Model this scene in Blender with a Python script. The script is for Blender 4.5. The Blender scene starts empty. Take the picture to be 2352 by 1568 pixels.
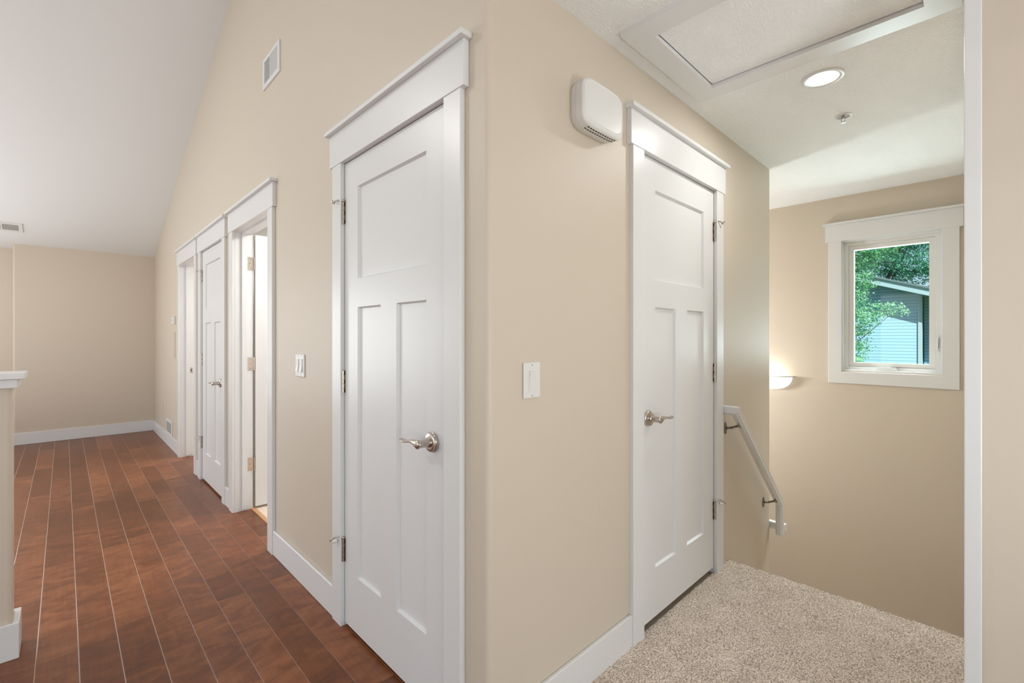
import bpy, bmesh, math, random
from mathutils import Vector, Matrix, noise
C = bpy.context.scene.collection
S = bpy.context.scene
random.seed(7)
PI = math.pi

# ------------------------------------------------------------------ camera
CAM_H = 1.26
YAW = math.radians(45.75)
cd = bpy.data.cameras.new('camera'); cam = bpy.data.objects.new('camera', cd); C.objects.link(cam)
cam.location = (0, 0, CAM_H)
cam.rotation_euler = (math.radians(90), 0, YAW - PI/2)
cd.sensor_fit = 'HORIZONTAL'; cd.sensor_width = 36.0
cd.lens = 1056.0/2352*36
cd.shift_y = -8.6/2352
cd.clip_start = 0.02; cd.clip_end = 300
S.camera = cam

# ------------------------------------------------------------------ colour management
S.view_settings.view_transform = 'Standard'
S.view_settings.look = 'None'
S.view_settings.gamma = 1.0
S.view_settings.use_curve_mapping = False
S.view_settings.exposure = 0.06
S.cycles.use_denoising = True
S.cycles.max_bounces = 10
S.cycles.diffuse_bounces = 6
S.cycles.sample_clamp_indirect = 6.0
S.cycles.caustics_reflective = False
S.cycles.caustics_refractive = False

# ------------------------------------------------------------------ world (clear summer sky)
W = bpy.data.worlds.new('world'); S.world = W; W.use_nodes = True
wn = W.node_tree.nodes; wl = W.node_tree.links; wn.clear()
wo = wn.new('ShaderNodeOutputWorld'); wb = wn.new('ShaderNodeBackground')
sk = wn.new('ShaderNodeTexSky'); sk.sky_type = 'NISHITA'; sk.sun_disc = False
sk.sun_elevation = math.radians(52); sk.sun_rotation = math.radians(200); sk.ozone_density = 3.0
wl.new(sk.outputs[0], wb.inputs[0]); wb.inputs[1].default_value = 0.17
wl.new(wb.outputs[0], wo.inputs[0])

# ------------------------------------------------------------------ lights
def light(name, kind, loc, energy, col=(1, 1, 1), direction=None, **kw):
    ld = bpy.data.lights.new(name, kind); ld.energy = energy; ld.color = col
    for k, v in kw.items(): setattr(ld, k, v)
    o = bpy.data.objects.new(name, ld); C.objects.link(o); o.location = loc
    if direction is not None:
        o.rotation_euler = Vector(direction).to_track_quat('-Z', 'Y').to_euler()
    return o
light('sun', 'SUN', (0, -20, 20), 9.0, (1.0, .97, .90), (.50, .50, -.71), angle=math.radians(.6))
# daylight entering by the great room's windows (left) and the windows behind the camera
light('daylight_left', 'AREA', (-4.45, 2.5, 1.2), 52, (.95, .985, 1.0), (1, 0, .05), shape='RECTANGLE', size=3.0, size_y=2.1)
light('daylight_far', 'AREA', (-4.45, 5.6, 1.2), 25, (.95, .985, 1.0), (1, 0, .05), shape='RECTANGLE', size=2.6, size_y=2.1)
light('daylight_end', 'AREA', (-2.45, 8.10, 1.2), 78, (.95, .985, 1.0), (0, -1, .0), shape='RECTANGLE', size=2.5, size_y=1.9)
light('daylight_back', 'AREA', (-1.6, -3.4, 1.4), 78, (.95, .985, 1.0), (0.0, 1, .12), shape='RECTANGLE', size=3.6, size_y=1.9)
light('hall_fill', 'AREA', (1.25, -3.4, 1.0), 13, (.95, .985, 1.0), (0.08, 1, .06), shape='RECTANGLE', size=.7, size_y=2.1)  # unseen fill added to brighten the hall; no window opening stands here
# added panel above the stairwell window; below it, another stands in for sunlit ground
light('window_fill', 'AREA', (5.35, .5, 2.75), 230, (.94, .98, 1.0), (-.80, 0, -.60), shape='RECTANGLE', size=1.6, size_y=.9)
light('ground_bounce_fill', 'AREA', (7.6, .55, .45), 560, (.88, .965, 1.0), (-.6, 0, .8), shape='RECTANGLE', size=5.0, size_y=3.0)
# unseen fill lights added to brighten the two ceilings
light('ceiling_fill', 'AREA', (.95, -1.0, .8), 12, (.94, .98, 1.0), (.05, .55, 1), shape='DISK', size=.5)
light('vault_fill', 'AREA', (-2.0, 2.6, .9), 6, (.94, .98, 1.0), (0, .25, 1), shape='DISK', size=1.2)
light('vault_fill_far', 'AREA', (-1.8, 6.0, .5), 32, (.94, .98, 1.0), (0, .2, 1), shape='DISK', size=1.0)
# lamps in the vaulted ceiling of the great room
light('vault_lamp', 'AREA', (-1.6, 4.0, 3.55), 32, (1.0, .99, .97), (.2, -.2, -1), shape='DISK', size=.16)
light('vault_lamp_near', 'AREA', (-.7, 1.0, 3.75), 5, (1.0, .99, .97), (0, 0, -1), shape='DISK', size=.16)
# hall lamp further back in the flat ceiling
light('hall_lamp', 'AREA', (1.3, -1.0, 2.36), 0.6, (1.0, .99, .97), (0, 0, -1), shape='DISK', size=.15)
# recessed lamp in view
light('recessed_lamp', 'AREA', (2.362, .49, 2.376), 6.0, (1.0, .99, .97), (0, 0, -1), shape='DISK', size=.11)
# lamps of the two rooms behind the open doors
light('room_lamp', 'AREA', (1.7, 3.25, 2.3), 30, (1.0, .99, .98), (0, 0, -1), shape='DISK', size=.5)
light('room_lamp_far', 'AREA', (2.0, 5.5, 2.25), 30, (1.0, .99, .98), (0, 0, -1), shape='DISK', size=.5)
# unseen fill light added beyond the corner to brighten the stairwell
light('stair_fill', 'POINT', (3.85, 2.3, 1.0), 62, (.90, .955, 1.0), shadow_soft_size=.1)

# ------------------------------------------------------------------ materials
def mat(name, col, rough=.5, metal=0.0, spec=.5, bump=None, coat=0.0):
    m = bpy.data.materials.new(name); m.use_nodes = True
    nt = m.node_tree; b = nt.nodes['Principled BSDF']
    b.inputs['Base Color'].default_value = (*col, 1); b.inputs['Roughness'].default_value = rough
    b.inputs['Metallic'].default_value = metal; b.inputs['Specular IOR Level'].default_value = spec
    b.inputs['Coat Weight'].default_value = coat
    if bump:
        scale, strength, dist, detail = bump
        g = nt.nodes.new('ShaderNodeNewGeometry')
        n = nt.nodes.new('ShaderNodeTexNoise'); n.inputs['Scale'].default_value = scale; n.inputs['Detail'].default_value = detail
        bp = nt.nodes.new('ShaderNodeBump'); bp.inputs['Strength'].default_value = strength; bp.inputs['Distance'].default_value = dist
        nt.links.new(g.outputs['Position'], n.inputs['Vector'])
        nt.links.new(n.outputs[0], bp.inputs['Height']); nt.links.new(bp.outputs[0], b.inputs['Normal'])
    return m
def nd(nt, t, **kw):
    n = nt.nodes.new(t)
    for k, v in kw.items():
        if k.startswith('i_'): n.inputs[int(k[2:])].default_value = v
        else: setattr(n, k, v)
    return n
def math_n(nt, op, a, b=None):
    n = nt.nodes.new('ShaderNodeMath'); n.operation = op
    for i, v in enumerate((a, b)):
        if v is None: continue
        if isinstance(v, (int, float)): n.inputs[i].default_value = v
        else: nt.links.new(v, n.inputs[i])
    return n.outputs[0]

M = {}
M['wall'] = mat('beige_paint', (.60, .528, .436), .48, bump=(160, .12, .001, 3))
M['white'] = mat('white_trim_paint', (.71, .715, .715), .32, bump=(9, .03, .002, 2))
M['white_plastic'] = mat('white_plastic', (.71, .71, .69), .35)
M['almond_plate'] = mat('beige_plate', (.66, .55, .44), .4)
M['nickel'] = mat('brushed_nickel', (.56, .50, .44), .27, 1.0)
M['bronze'] = mat('dull_bronze', (.26, .22, .17), .42, .8)
M['chrome'] = mat('chrome', (.6, .6, .6), .2, 1.0)
M['dark'] = mat('dark_gap', (.02, .02, .018), .8)
M['grey'] = mat('grey_louvre', (.42, .42, .40), .6)
M['room_white'] = mat('pale_room_paint', (.80, .79, .77), .5)
M['pale_floor'] = mat('pale_floor_tile', (.74, .62, .50), .35)
M['oak'] = mat('oak_threshold', (.50, .27, .12), .4)
M['rubber'] = mat('white_rubber', (.78, .78, .76), .5)

def ceiling_mat(name, col, strength):
    m = mat(name, col, .75); nt = m.node_tree; b = nt.nodes['Principled BSDF']
    g = nt.nodes.new('ShaderNodeNewGeometry')
    n1 = nd(nt, 'ShaderNodeTexNoise'); n1.inputs['Scale'].default_value = 7; n1.inputs['Detail'].default_value = 2
    mix = nt.nodes.new('ShaderNodeVectorMath'); mix.operation = 'MULTIPLY_ADD'
    mix.inputs[1].default_value = (.10, .10, .10)
    nt.links.new(g.outputs['Position'], n1.inputs['Vector'])
    nt.links.new(n1.outputs['Color'], mix.inputs[0]); nt.links.new(g.outputs['Position'], mix.inputs[2])
    mp = nd(nt, 'ShaderNodeMapping'); mp.inputs['Scale'].default_value = (50, 115, 44); mp.inputs['Rotation'].default_value = (0, 0, .9)
    nt.links.new(mix.outputs[0], mp.inputs['Vector'])
    v = nd(nt, 'ShaderNodeTexNoise'); v.inputs['Scale'].default_value = 1.6; v.inputs['Detail'].default_value = 3.5
    nt.links.new(mp.outputs[0], v.inputs['Vector'])
    r = nd(nt, 'ShaderNodeValToRGB'); r.color_ramp.elements[0].position = .44; r.color_ramp.elements[1].position = .58
    nt.links.new(v.outputs[0], r.inputs[0])
    bp = nd(nt, 'ShaderNodeBump'); bp.inputs['Strength'].default_value = strength; bp.inputs['Distance'].default_value = .0028
    nt.links.new(r.outputs[0], bp.inputs['Height']); nt.links.new(bp.outputs[0], b.inputs['Normal'])
    return m
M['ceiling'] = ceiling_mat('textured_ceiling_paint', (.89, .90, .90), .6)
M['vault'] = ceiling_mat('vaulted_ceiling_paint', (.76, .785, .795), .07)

def emis(name, col, strength):
    m = bpy.data.materials.new(name); m.use_nodes = True; nt = m.node_tree; nt.nodes.clear()
    o = nt.nodes.new('ShaderNodeOutputMaterial'); e = nt.nodes.new('ShaderNodeEmission')
    e.inputs[0].default_value = (*col, 1); e.inputs[1].default_value = strength
    nt.links.new(e.outputs[0], o.inputs[0]); return m
M['lamp'] = emis('lit_lamp_lens', (1, .98, .94), 6.0)
M['lit_glass'] = emis('lit_frosted_glass', (1, .985, .95), 1.5)

def glass_mat():
    m = bpy.data.materials.new('window_glass'); m.use_nodes = True; nt = m.node_tree; nt.nodes.clear()
    o = nt.nodes.new('ShaderNodeOutputMaterial'); t = nt.nodes.new('ShaderNodeBsdfTransparent')
    t.inputs[0].default_value = (.93, .99, .985, 1)
    g = nt.nodes.new('ShaderNodeBsdfGlossy'); g.inputs['Roughness'].default_value = .02
    mx = nt.nodes.new('ShaderNodeMixShader'); mx.inputs[0].default_value = .015
    nt.links.new(t.outputs[0], mx.inputs[1]); nt.links.new(g.outputs[0], mx.inputs[2]); nt.links.new(mx.outputs[0], o.inputs[0])
    return m
M['glass'] = glass_mat()

def wood_mat():
    m = mat('stained_maple_planks', (.25, .1, .05), .3, spec=.3); nt = m.node_tree; L = nt.links; b = nt.nodes['Principled BSDF']
    g = nt.nodes.new('ShaderNodeNewGeometry'); sx = nt.nodes.new('ShaderNodeSeparateXYZ'); L.new(g.outputs['Position'], sx.inputs[0])
    X, Y = sx.outputs[0], sx.outputs[1]
    pw = .1205
    u = math_n(nt, 'DIVIDE', math_n(nt, 'ADD', X, 12.05 - .041), pw)
    row = math_n(nt, 'FLOOR', u); fu = math_n(nt, 'FRACT', u)
    wn1 = nd(nt, 'ShaderNodeTexWhiteNoise', noise_dimensions='1D'); L.new(row, wn1.inputs['W'])
    v = math_n(nt, 'DIVIDE', math_n(nt, 'ADD', Y, math_n(nt, 'MULTIPLY', wn1.outputs[0], 7.3)), 1.05)
    col = math_n(nt, 'FLOOR', v); fv = math_n(nt, 'FRACT', v)
    cx = nt.nodes.new('ShaderNodeCombineXYZ'); L.new(row, cx.inputs[0]); L.new(col, cx.inputs[1])
    wn2 = nd(nt, 'ShaderNodeTexWhiteNoise', noise_dimensions='2D'); L.new(cx.outputs[0], wn2.inputs['Vector'])
    # grain: blotchy maple, figure across the board, decorrelated per plank
    off = nt.nodes.new('ShaderNodeVectorMath'); off.operation = 'MULTIPLY_ADD'; L.new(wn2.outputs['Color'], off.inputs[0]); off.inputs[1].default_value = (9, 9, 9); L.new(g.outputs['Position'], off.inputs[2])
    mp1 = nd(nt, 'ShaderNodeMapping'); mp1.inputs['Scale'].default_value = (6, 12, 1); L.new(off.outputs[0], mp1.inputs[0])
    n1 = nd(nt, 'ShaderNodeTexNoise'); n1.inputs['Scale'].default_value = 1.0; n1.inputs['Detail'].default_value = 4; n1.inputs['Distortion'].default_value = 1.2; L.new(mp1.outputs[0], n1.inputs['Vector'])
    mp2 = nd(nt, 'ShaderNodeMapping'); mp2.inputs['Scale'].default_value = (90, 5, 1); L.new(off.outputs[0], mp2.inputs[0])
    n2 = nd(nt, 'ShaderNodeTexNoise'); n2.inputs['Scale'].default_value = 1.0; n2.inputs['Detail'].default_value = 5; L.new(mp2.outputs[0], n2.inputs['Vector'])
    base = nd(nt, 'ShaderNodeValToRGB'); cr = base.color_ramp
    cr.elements[0].position = 0; cr.elements[0].color = (.092, .030, .011, 1)
    cr.elements[1].position = 1; cr.elements[1].color = (.315, .118, .048, 1)
    e = cr.elements.new(.5); e.color = (.180, .058, .021, 1)
    t = math_n(nt, 'ADD', math_n(nt, 'MULTIPLY', wn2.outputs[0], .42), math_n(nt, 'ADD', math_n(nt, 'MULTIPLY', math_n(nt, 'SUBTRACT', n1.outputs[0], .5), 1.25), math_n(nt, 'MULTIPLY', math_n(nt, 'SUBTRACT', n2.outputs[0], .5), .35)))
    t = math_n(nt, 'ADD', t, .30)
    L.new(t, base.inputs[0])
    # dark knots / streaks
    mp3 = nd(nt, 'ShaderNodeMapping'); mp3.inputs['Scale'].default_value = (6, 17, 1); L.new(off.outputs[0], mp3.inputs[0])
    n3 = nd(nt, 'ShaderNodeTexNoise'); n3.inputs['Scale'].default_value = .8; n3.inputs['Detail'].default_value = 6; n3.inputs['Roughness'].default_value = .65; L.new(mp3.outputs[0], n3.inputs['Vector'])
    k = nd(nt, 'ShaderNodeMapRange'); k.inputs['From Min'].default_value = .60; k.inputs['From Max'].default_value = .76; L.new(n3.outputs[0], k.inputs['Value'])
    dk = nd(nt, 'ShaderNodeMixRGB', blend_type='MULTIPLY'); L.new(math_n(nt, 'MULTIPLY', k.outputs[0], .55), dk.inputs[0]); L.new(base.outputs[0], dk.inputs[1]); dk.inputs[2].default_value = (.35, .25, .22, 1)
    # bevelled long seams (pale, bevel glint painted in) and dark butt ends
    du = math_n(nt, 'MULTIPLY', math_n(nt, 'MINIMUM', fu, math_n(nt, 'SUBTRACT', 1.0, fu)), pw)
    dv = math_n(nt, 'MULTIPLY', math_n(nt, 'MINIMUM', fv, math_n(nt, 'SUBTRACT', 1.0, fv)), 1.05)
    su = math_n(nt, 'LESS_THAN', du, .0010); sv = math_n(nt, 'LESS_THAN', dv, .0011)
    glint_rng = nd(nt, 'ShaderNodeMapRange'); glint_rng.inputs['From Min'].default_value = .75; glint_rng.inputs['From Max'].default_value = .10; glint_rng.inputs['To Min'].default_value = .25; L.new(X, glint_rng.inputs['Value']); seam_glint = glint_rng.outputs[0]   # window glint on the bevels painted into the seams, fading towards the wall
    m1 = nd(nt, 'ShaderNodeMixRGB'); L.new(math_n(nt, 'MULTIPLY', su, seam_glint), m1.inputs[0]); L.new(dk.outputs[0], m1.inputs[1]); m1.inputs[2].default_value = (.50, .41, .35, 1)
    m2 = nd(nt, 'ShaderNodeMixRGB'); L.new(math_n(nt, 'MULTIPLY', sv, .7), m2.inputs[0]); L.new(m1.outputs[0], m2.inputs[1]); m2.inputs[2].default_value = (.04, .018, .012, 1)
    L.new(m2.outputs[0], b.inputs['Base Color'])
    h = math_n(nt, 'ADD', math_n(nt, 'MINIMUM', math_n(nt, 'DIVIDE', du, .003), 1.0), math_n(nt, 'MULTIPLY', n1.outputs[0], .5))
    h = math_n(nt, 'ADD', h, math_n(nt, 'MINIMUM', math_n(nt, 'DIVIDE', dv, .003), 1.0))
    bp = nd(nt, 'ShaderNodeBump'); bp.inputs['Strength'].default_value = .6; bp.inputs['Distance'].default_value = .0016
    L.new(h, bp.inputs['Height']); L.new(bp.outputs[0], b.inputs['Normal'])
    b.inputs['Coat Weight'].default_value = .12; b.inputs['Coat Roughness'].default_value = .17
    rr = nd(nt, 'ShaderNodeMapRange'); rr.inputs['To Min'].default_value = .30; rr.inputs['To Max'].default_value = .44; L.new(n1.outputs[0], rr.inputs['Value']); L.new(rr.outputs[0], b.inputs['Roughness'])
    return m
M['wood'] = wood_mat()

def carpet_mat():
    m = mat('speckled_carpet', (.4, .32, .25), .95, spec=.1); nt = m.node_tree; L = nt.links; b = nt.nodes['Principled BSDF']
    g = nt.nodes.new('ShaderNodeNewGeometry')
    n = nd(nt, 'ShaderNodeTexNoise'); n.inputs['Scale'].default_value = 170; n.inputs['Detail'].default_value = 3; n.inputs['Roughness'].default_value = .7; L.new(g.outputs['Position'], n.inputs['Vector'])
    n2 = nd(nt, 'ShaderNodeTexNoise'); n2.inputs['Scale'].default_value = 9; n2.inputs['Detail'].default_value = 2; L.new(g.outputs['Position'], n2.inputs['Vector'])
    s = math_n(nt, 'ADD', n.outputs[0], math_n(nt, 'MULTIPLY', math_n(nt, 'SUBTRACT', n2.outputs[0], .5), .10))
    r = nd(nt, 'ShaderNodeValToRGB'); cr = r.color_ramp
    cr.elements[0].position = .36; cr.elements[0].color = (.23, .175, .13, 1)
    cr.elements[1].position = .64; cr.elements[1].color = (.95, .83, .73, 1)
    e = cr.elements.new(.50); e.color = (.62, .51, .42, 1)
    L.new(s, r.inputs[0]); L.new(r.outputs[0], b.inputs['Base Color'])
    bp = nd(nt, 'ShaderNodeBump'); bp.inputs['Strength'].default_value = .7; bp.inputs['Distance'].default_value = .004
    L.new(n.outputs[0], bp.inputs['Height']); L.new(bp.outputs[0], b.inputs['Normal'])
    b.inputs['Sheen Weight'].default_value = .3
    return m
M['carpet'] = carpet_mat()

def siding_mat(name, col):
    m = mat(name, col, .7); nt = m.node_tree; L = nt.links; b = nt.nodes['Principled BSDF']
    g = nt.nodes.new('ShaderNodeNewGeometry'); sx = nt.nodes.new('ShaderNodeSeparateXYZ'); L.new(g.outputs['Position'], sx.inputs[0])
    f = math_n(nt, 'FRACT', math_n(nt, 'DIVIDE', math_n(nt, 'ADD', sx.outputs[2], 10), .105))
    bp = nd(nt, 'ShaderNodeBump'); bp.inputs['Distance'].default_value = .02; L.new(math_n(nt, 'SUBTRACT', 1.0, f), bp.inputs['Height']); L.new(bp.outputs[0], b.inputs['Normal'])
    ln = math_n(nt, 'GREATER_THAN', f, .86)
    mx = nd(nt, 'ShaderNodeMixRGB'); L.new(ln, mx.inputs[0]); mx.inputs[1].default_value = (*col, 1); mx.inputs[2].default_value = (col[0]*.35, col[1]*.42, col[2]*.5, 1)
    L.new(mx.outputs[0], b.inputs['Base Color'])
    return m
M['siding'] = siding_mat('blue_grey_siding', (.24, .40, .50))
M['house_trim'] = mat('pale_house_trim', (.32, .42, .46), .6)
M['roof'] = mat('grey_roof', (.12, .16, .17), .9)
def leaf_mat(name, c1, c2):
    m = mat(name, c1, .45); nt = m.node_tree; L = nt.links; b = nt.nodes['Principled BSDF']
    g = nt.nodes.new('ShaderNodeNewGeometry')
    n = nd(nt, 'ShaderNodeTexNoise'); n.inputs['Scale'].default_value = 6; L.new(g.outputs['Position'], n.inputs['Vector'])
    r = nd(nt, 'ShaderNodeValToRGB'); r.color_ramp.elements[0].position = .38; r.color_ramp.elements[1].position = .62
    r.color_ramp.elements[0].color = (*c1, 1); r.color_ramp.elements[1].color = (*c2, 1)
    L.new(n.outputs[0], r.inputs[0]); L.new(r.outputs[0], b.inputs['Base Color'])
    tr = nt.nodes.new('ShaderNodeBsdfTranslucent'); L.new(r.outputs[0], tr.inputs[0])
    mx = nt.nodes.new('ShaderNodeMixShader'); mx.inputs[0].default_value = .35
    o = nt.nodes['Material Output']; L.new(b.outputs[0], mx.inputs[1]); L.new(tr.outputs[0], mx.inputs[2]); L.new(mx.outputs[0], o.inputs[0])
    return m
M['leaf'] = leaf_mat('bright_leaves', (.07, .30, .17), (.36, .66, .36))
M['leaf_dark'] = leaf_mat('deep_leaves', (.03, .19, .13), (.14, .40, .24))
M['bark'] = mat('bark', (.10, .09, .08), .9, bump=(30, .5, .01, 3))
M['grass'] = mat('lawn', (.10, .22, .06), .9)

# ------------------------------------------------------------------ mesh helpers
WLOC = {}
def wloc(o): return WLOC.get(o.name, Vector((0, 0, 0)))
def link(name, bm, m, parent=None, base=None, smooth=False, recalc=True):
    if recalc: bmesh.ops.recalc_face_normals(bm, faces=bm.faces)
    base = Vector(base) if base is not None else (wloc(parent) if parent else Vector((0, 0, 0)))
    bmesh.ops.translate(bm, verts=bm.verts, vec=-base)
    me = bpy.data.meshes.new(name); bm.to_mesh(me); bm.free()
    for x in (m if isinstance(m, (list, tuple)) else [m]): me.materials.append(x)
    if smooth:
        for p in me.polygons: p.use_smooth = True
    o = bpy.data.objects.new(name, me); C.objects.link(o)
    o.location = base - (wloc(parent) if parent else Vector((0, 0, 0)))
    if parent: o.parent = parent
    WLOC[o.name] = base
    return o
def tag(o, label=None, cat=None, group=None, kind=None):
    for k, v in (('label', label), ('category', cat), ('group', group), ('kind', kind)):
        if v: o[k] = v
    return o
def empty(name, loc, label=None, cat=None, group=None, kind=None):
    o = bpy.data.objects.new(name, None); C.objects.link(o); o.location = loc; o.empty_display_size = .05
    WLOC[o.name] = Vector(loc)
    return tag(o, label, cat, group, kind)
def box(bm, x0, x1, y0, y1, z0, z1, mi=0):
    v = [bm.verts.new(p) for p in ((x0,y0,z0),(x1,y0,z0),(x1,y1,z0),(x0,y1,z0),(x0,y0,z1),(x1,y0,z1),(x1,y1,z1),(x0,y1,z1))]
    for f in ((0,3,2,1),(4,5,6,7),(0,1,5,4),(1,2,6,5),(2,3,7,6),(3,0,4,7)):
        bm.faces.new([v[i] for i in f]).material_index = mi
    return v
def bevel(bm, w, seg=2):
    bmesh.ops.bevel(bm, geom=list(bm.edges), offset=w, segments=seg, affect='EDGES', profile=.5)
def prism(bm, pts, fn):
    """pts: polygon [(a,b)], fn(a,b,t) with t 0/1 -> point"""
    lo = [bm.verts.new(fn(a, b, 0)) for a, b in pts]; hi = [bm.verts.new(fn(a, b, 1)) for a, b in pts]
    bm.faces.new(lo[::-1]); bm.faces.new(hi)
    for i in range(len(pts)):
        j = (i+1) % len(pts); bm.faces.new([lo[i], lo[j], hi[j], hi[i]])
def cyl(bm, p0, p1, r0, r1=None, n=16, cap=True):
    r1 = r0 if r1 is None else r1
    p0 = Vector(p0); p1 = Vector(p1); d = (p1-p0).normalized()
    a = d.orthogonal().normalized(); b = d.cross(a)
    A = [bm.verts.new(p0 + (a*math.cos(2*PI*i/n) + b*math.sin(2*PI*i/n))*r0) for i in range(n)]
    B = [bm.verts.new(p1 + (a*math.cos(2*PI*i/n) + b*math.sin(2*PI*i/n))*r1) for i in range(n)]
    for i in range(n): bm.faces.new([A[i], A[(i+1)%n], B[(i+1)%n], B[i]])
    if cap: bm.faces.new(A[::-1]); bm.faces.new(B)
def lathe(bm, c, axis, prof, n=32):
    """prof: [(dist along axis, radius)]"""
    c = Vector(c); d = Vector(axis).normalized(); a = d.orthogonal().normalized(); b = d.cross(a)
    rings = []
    for t, r in prof:
        if r < 1e-6: rings.append([bm.verts.new(c + d*t)])
        else: rings.append([bm.verts.new(c + d*t + (a*math.cos(2*PI*i/n) + b*math.sin(2*PI*i/n))*r) for i in range(n)])
    for R0, R1 in zip(rings, rings[1:]):
        for i in range(n):
            j = (i+1) % n
            if len(R0) == 1 and len(R1) == 1: continue
            if len(R0) == 1: bm.faces.new([R0[0], R1[j], R1[i]])
            elif len(R1) == 1: bm.faces.new([R0[i], R0[j], R1[0]])
            else: bm.faces.new([R0[i], R0[j], R1[j], R1[i]])
class Fr:
    """a wall's own frame: u along the wall, v up, n out of the wall towards the viewer"""
    def __init__(s, axis, plane): s.axis, s.plane = axis, plane
    def p(s, u, v, n): return (s.plane - n, u, v) if s.axis == 'x' else (u, s.plane - n, v)
    def box(s, bm, u0, u1, v0, v1, n0, n1, mi=0):
        a = s.p(u0, v0, n0); b = s.p(u1, v1, n1)
        return box(bm, min(a[0], b[0]), max(a[0], b[0]), min(a[1], b[1]), max(a[1], b[1]), min(a[2], b[2]), max(a[2], b[2]), mi)
XA, YB, XE, YD, ZC = .882, 1.005, 4.45, 7.91, 2.389
WT = .115
FA, FB, FE, FD = Fr('x', XA), Fr('y', YB), Fr('x', XE), Fr('y', YD)
VZ = lambda y: (2.36 + .35*(YD - y)) if y > 2.2 else (2.36 + .35*(YD - 2.2) - .35*(2.2 - y))

# ------------------------------------------------------------------ floors
def structure(name, bm, m, label, **k):
    o = link(name, bm, m, **k); tag(o, label, kind='structure'); return o
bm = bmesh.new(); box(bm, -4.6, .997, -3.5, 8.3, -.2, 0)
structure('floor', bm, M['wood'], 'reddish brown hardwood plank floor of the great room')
CX0, CX1 = .905, 2.672     # carpet from the corner to the top stair nosing
# carpeted hall: subfloor + tufted top
bm = bmesh.new(); box(bm, .997, CX1-.01, -3.5, 1.12, -.2, -.002)
box(bm, .997, 3.5, 1.12, 8.3, -.2, -.002)
structure('floor.001', bm, M['pale_floor'], 'pale floor of the side rooms seen through the open door')
bm = bmesh.new()
sx = .009
x_0, x_1, y_0, y_1 = 1.15, CX1, -.02, 1.004
nx = int((x_1-x_0)/sx); ny = int((y_1-y_0)/sx); nose = 7
grid = {}
rnd = random.Random(3)
for i in range(nx+nose+1):
    for j in range(ny+1):
        if i <= nx:
            x = x_0 + (x_1-x_0)*i/nx; z = .013
        else:
            a = (i-nx)/nose*PI*.62; x = x_1 + .020*math.sin(a); z = .013 - .020*(1-math.cos(a))
        y = y_0 + (y_1-y_0)*j/ny
        amp = .0032
        z2 = z + rnd.uniform(-amp, amp) + .0025*noise.noise((x*9, y*9, 0))
        x2 = x + rnd.uniform(-.003, .003) + (rnd.uniform(-.003, .004) + .006*noise.noise((0, y*14, 3)) if i > nx-2 else 0)
        grid[i, j] = bm.verts.new((x2, y + rnd.uniform(-.003, .003) if 0 < j < ny else y, z2))
for i in range(nx+nose):
    for j in range(ny):
        bm.faces.new([grid[i, j], grid[i+1, j], grid[i+1, j+1], grid[i, j+1]])
# plainer carpet outside the view (behind and beside)
def quad(bm, pts): bm.faces.new([bm.verts.new(p) for p in pts])
quad(bm, [(CX0, -3.5, .012), (x_0, -3.5, .012), (x_0, 1.0, .012), (CX0, 1.0, .012)])
quad(bm, [(x_0, -3.5, .012), (CX1, -3.5, .012), (CX1, -.02, .012), (x_0, -.02, .012)])
o = link('floor.002', bm, M['carpet'], recalc=False, smooth=True)
tag(o, 'speckled beige carpet of the hall at the top of the stairs', kind='structure')
bm = bmesh.new(); box(bm, .86, .91, -3.5, 1.0, -.01, .009)
structure('trim_1', bm, M['wood'], 'wooden reducer strip between hardwood and carpet')
# stairs going down: three treads, landing, lower flight
bm = bmesh.new()
z = 0.0
prev = CX1 + .012
for k in range(4):
    z -= .19
    prism(bm, [(prev-.3, z-.3), (prev+.26, z-.3), (prev+.26, z+.006), (prev+.266, z-.006), (prev+.26, z), (prev-.3, z)][:2] + [(prev+.27, z-.3), (prev+.27, z), (prev-.3, z)], lambda a, b, t: (a, .036 + t*(1.005-.036), b))
    prev += .21
z -= .19
box(bm, prev-.3, XE, .036, 1.2, z-.3, z)
yy = 1.2
for k in range(9):
    z -= .19
    box(bm, 3.39, XE, yy-.02, yy+.26, z-.3, z); yy += .26
box(bm, 3.39, XE, yy-.05, 5.2, z-.5, z-.19)
structure('stairs', bm, M['carpet'], 'carpeted stairs descending beyond the hall landing edge')

# ------------------------------------------------------------------ walls
def strips(bm, fr, holes, u0, u1, zlo, ztop, n0=0, n1=-WT):
    """solid wall between u0..u1 with rectangular holes [(a,b,z0,z1)], ztop(u)"""
    us = sorted({min(max(q, u0), u1) for q in (u0, u1, *[h[0] for h in holes], *[h[1] for h in holes])})
    for a, b in zip(us, us[1:]):
        m_ = (a+b)/2
        h = [q for q in holes if q[0] < m_ < q[1]]
        spans = [(zlo, None)] if not h else ([(zlo, h[0][2])] if h[0][2] > zlo + 1e-4 else []) + [(h[0][3], None)]
        for s0, s1 in spans:
            ta = ztop(a) if s1 is None else s1; tb = ztop(b) if s1 is None else s1
            prism(bm, [(a, s0), (b, s0), (b, tb), (a, ta)], lambda p, q, t: fr.p(p, q, n0 + t*(n1-n0)))
ZA, ZB = 2.022, 2.040
DOORS_A = {4: (1.199, 1.958), 3: (2.969, 3.767), 2: (4.077, 4.857), 1: (5.133, 5.905)}
J = .004
bm = bmesh.new()
holes = [(a-.004, b+.004, 0, ZA+.004) for a, b in DOORS_A.values()]
RB = .016
strips(bm, FA, holes, YB+RB, 2.2, 0, VZ); 
strips(bm, FA, [h for h in holes if h[0] > 2.2], 2.2, 8.1, 0, VZ)
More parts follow.
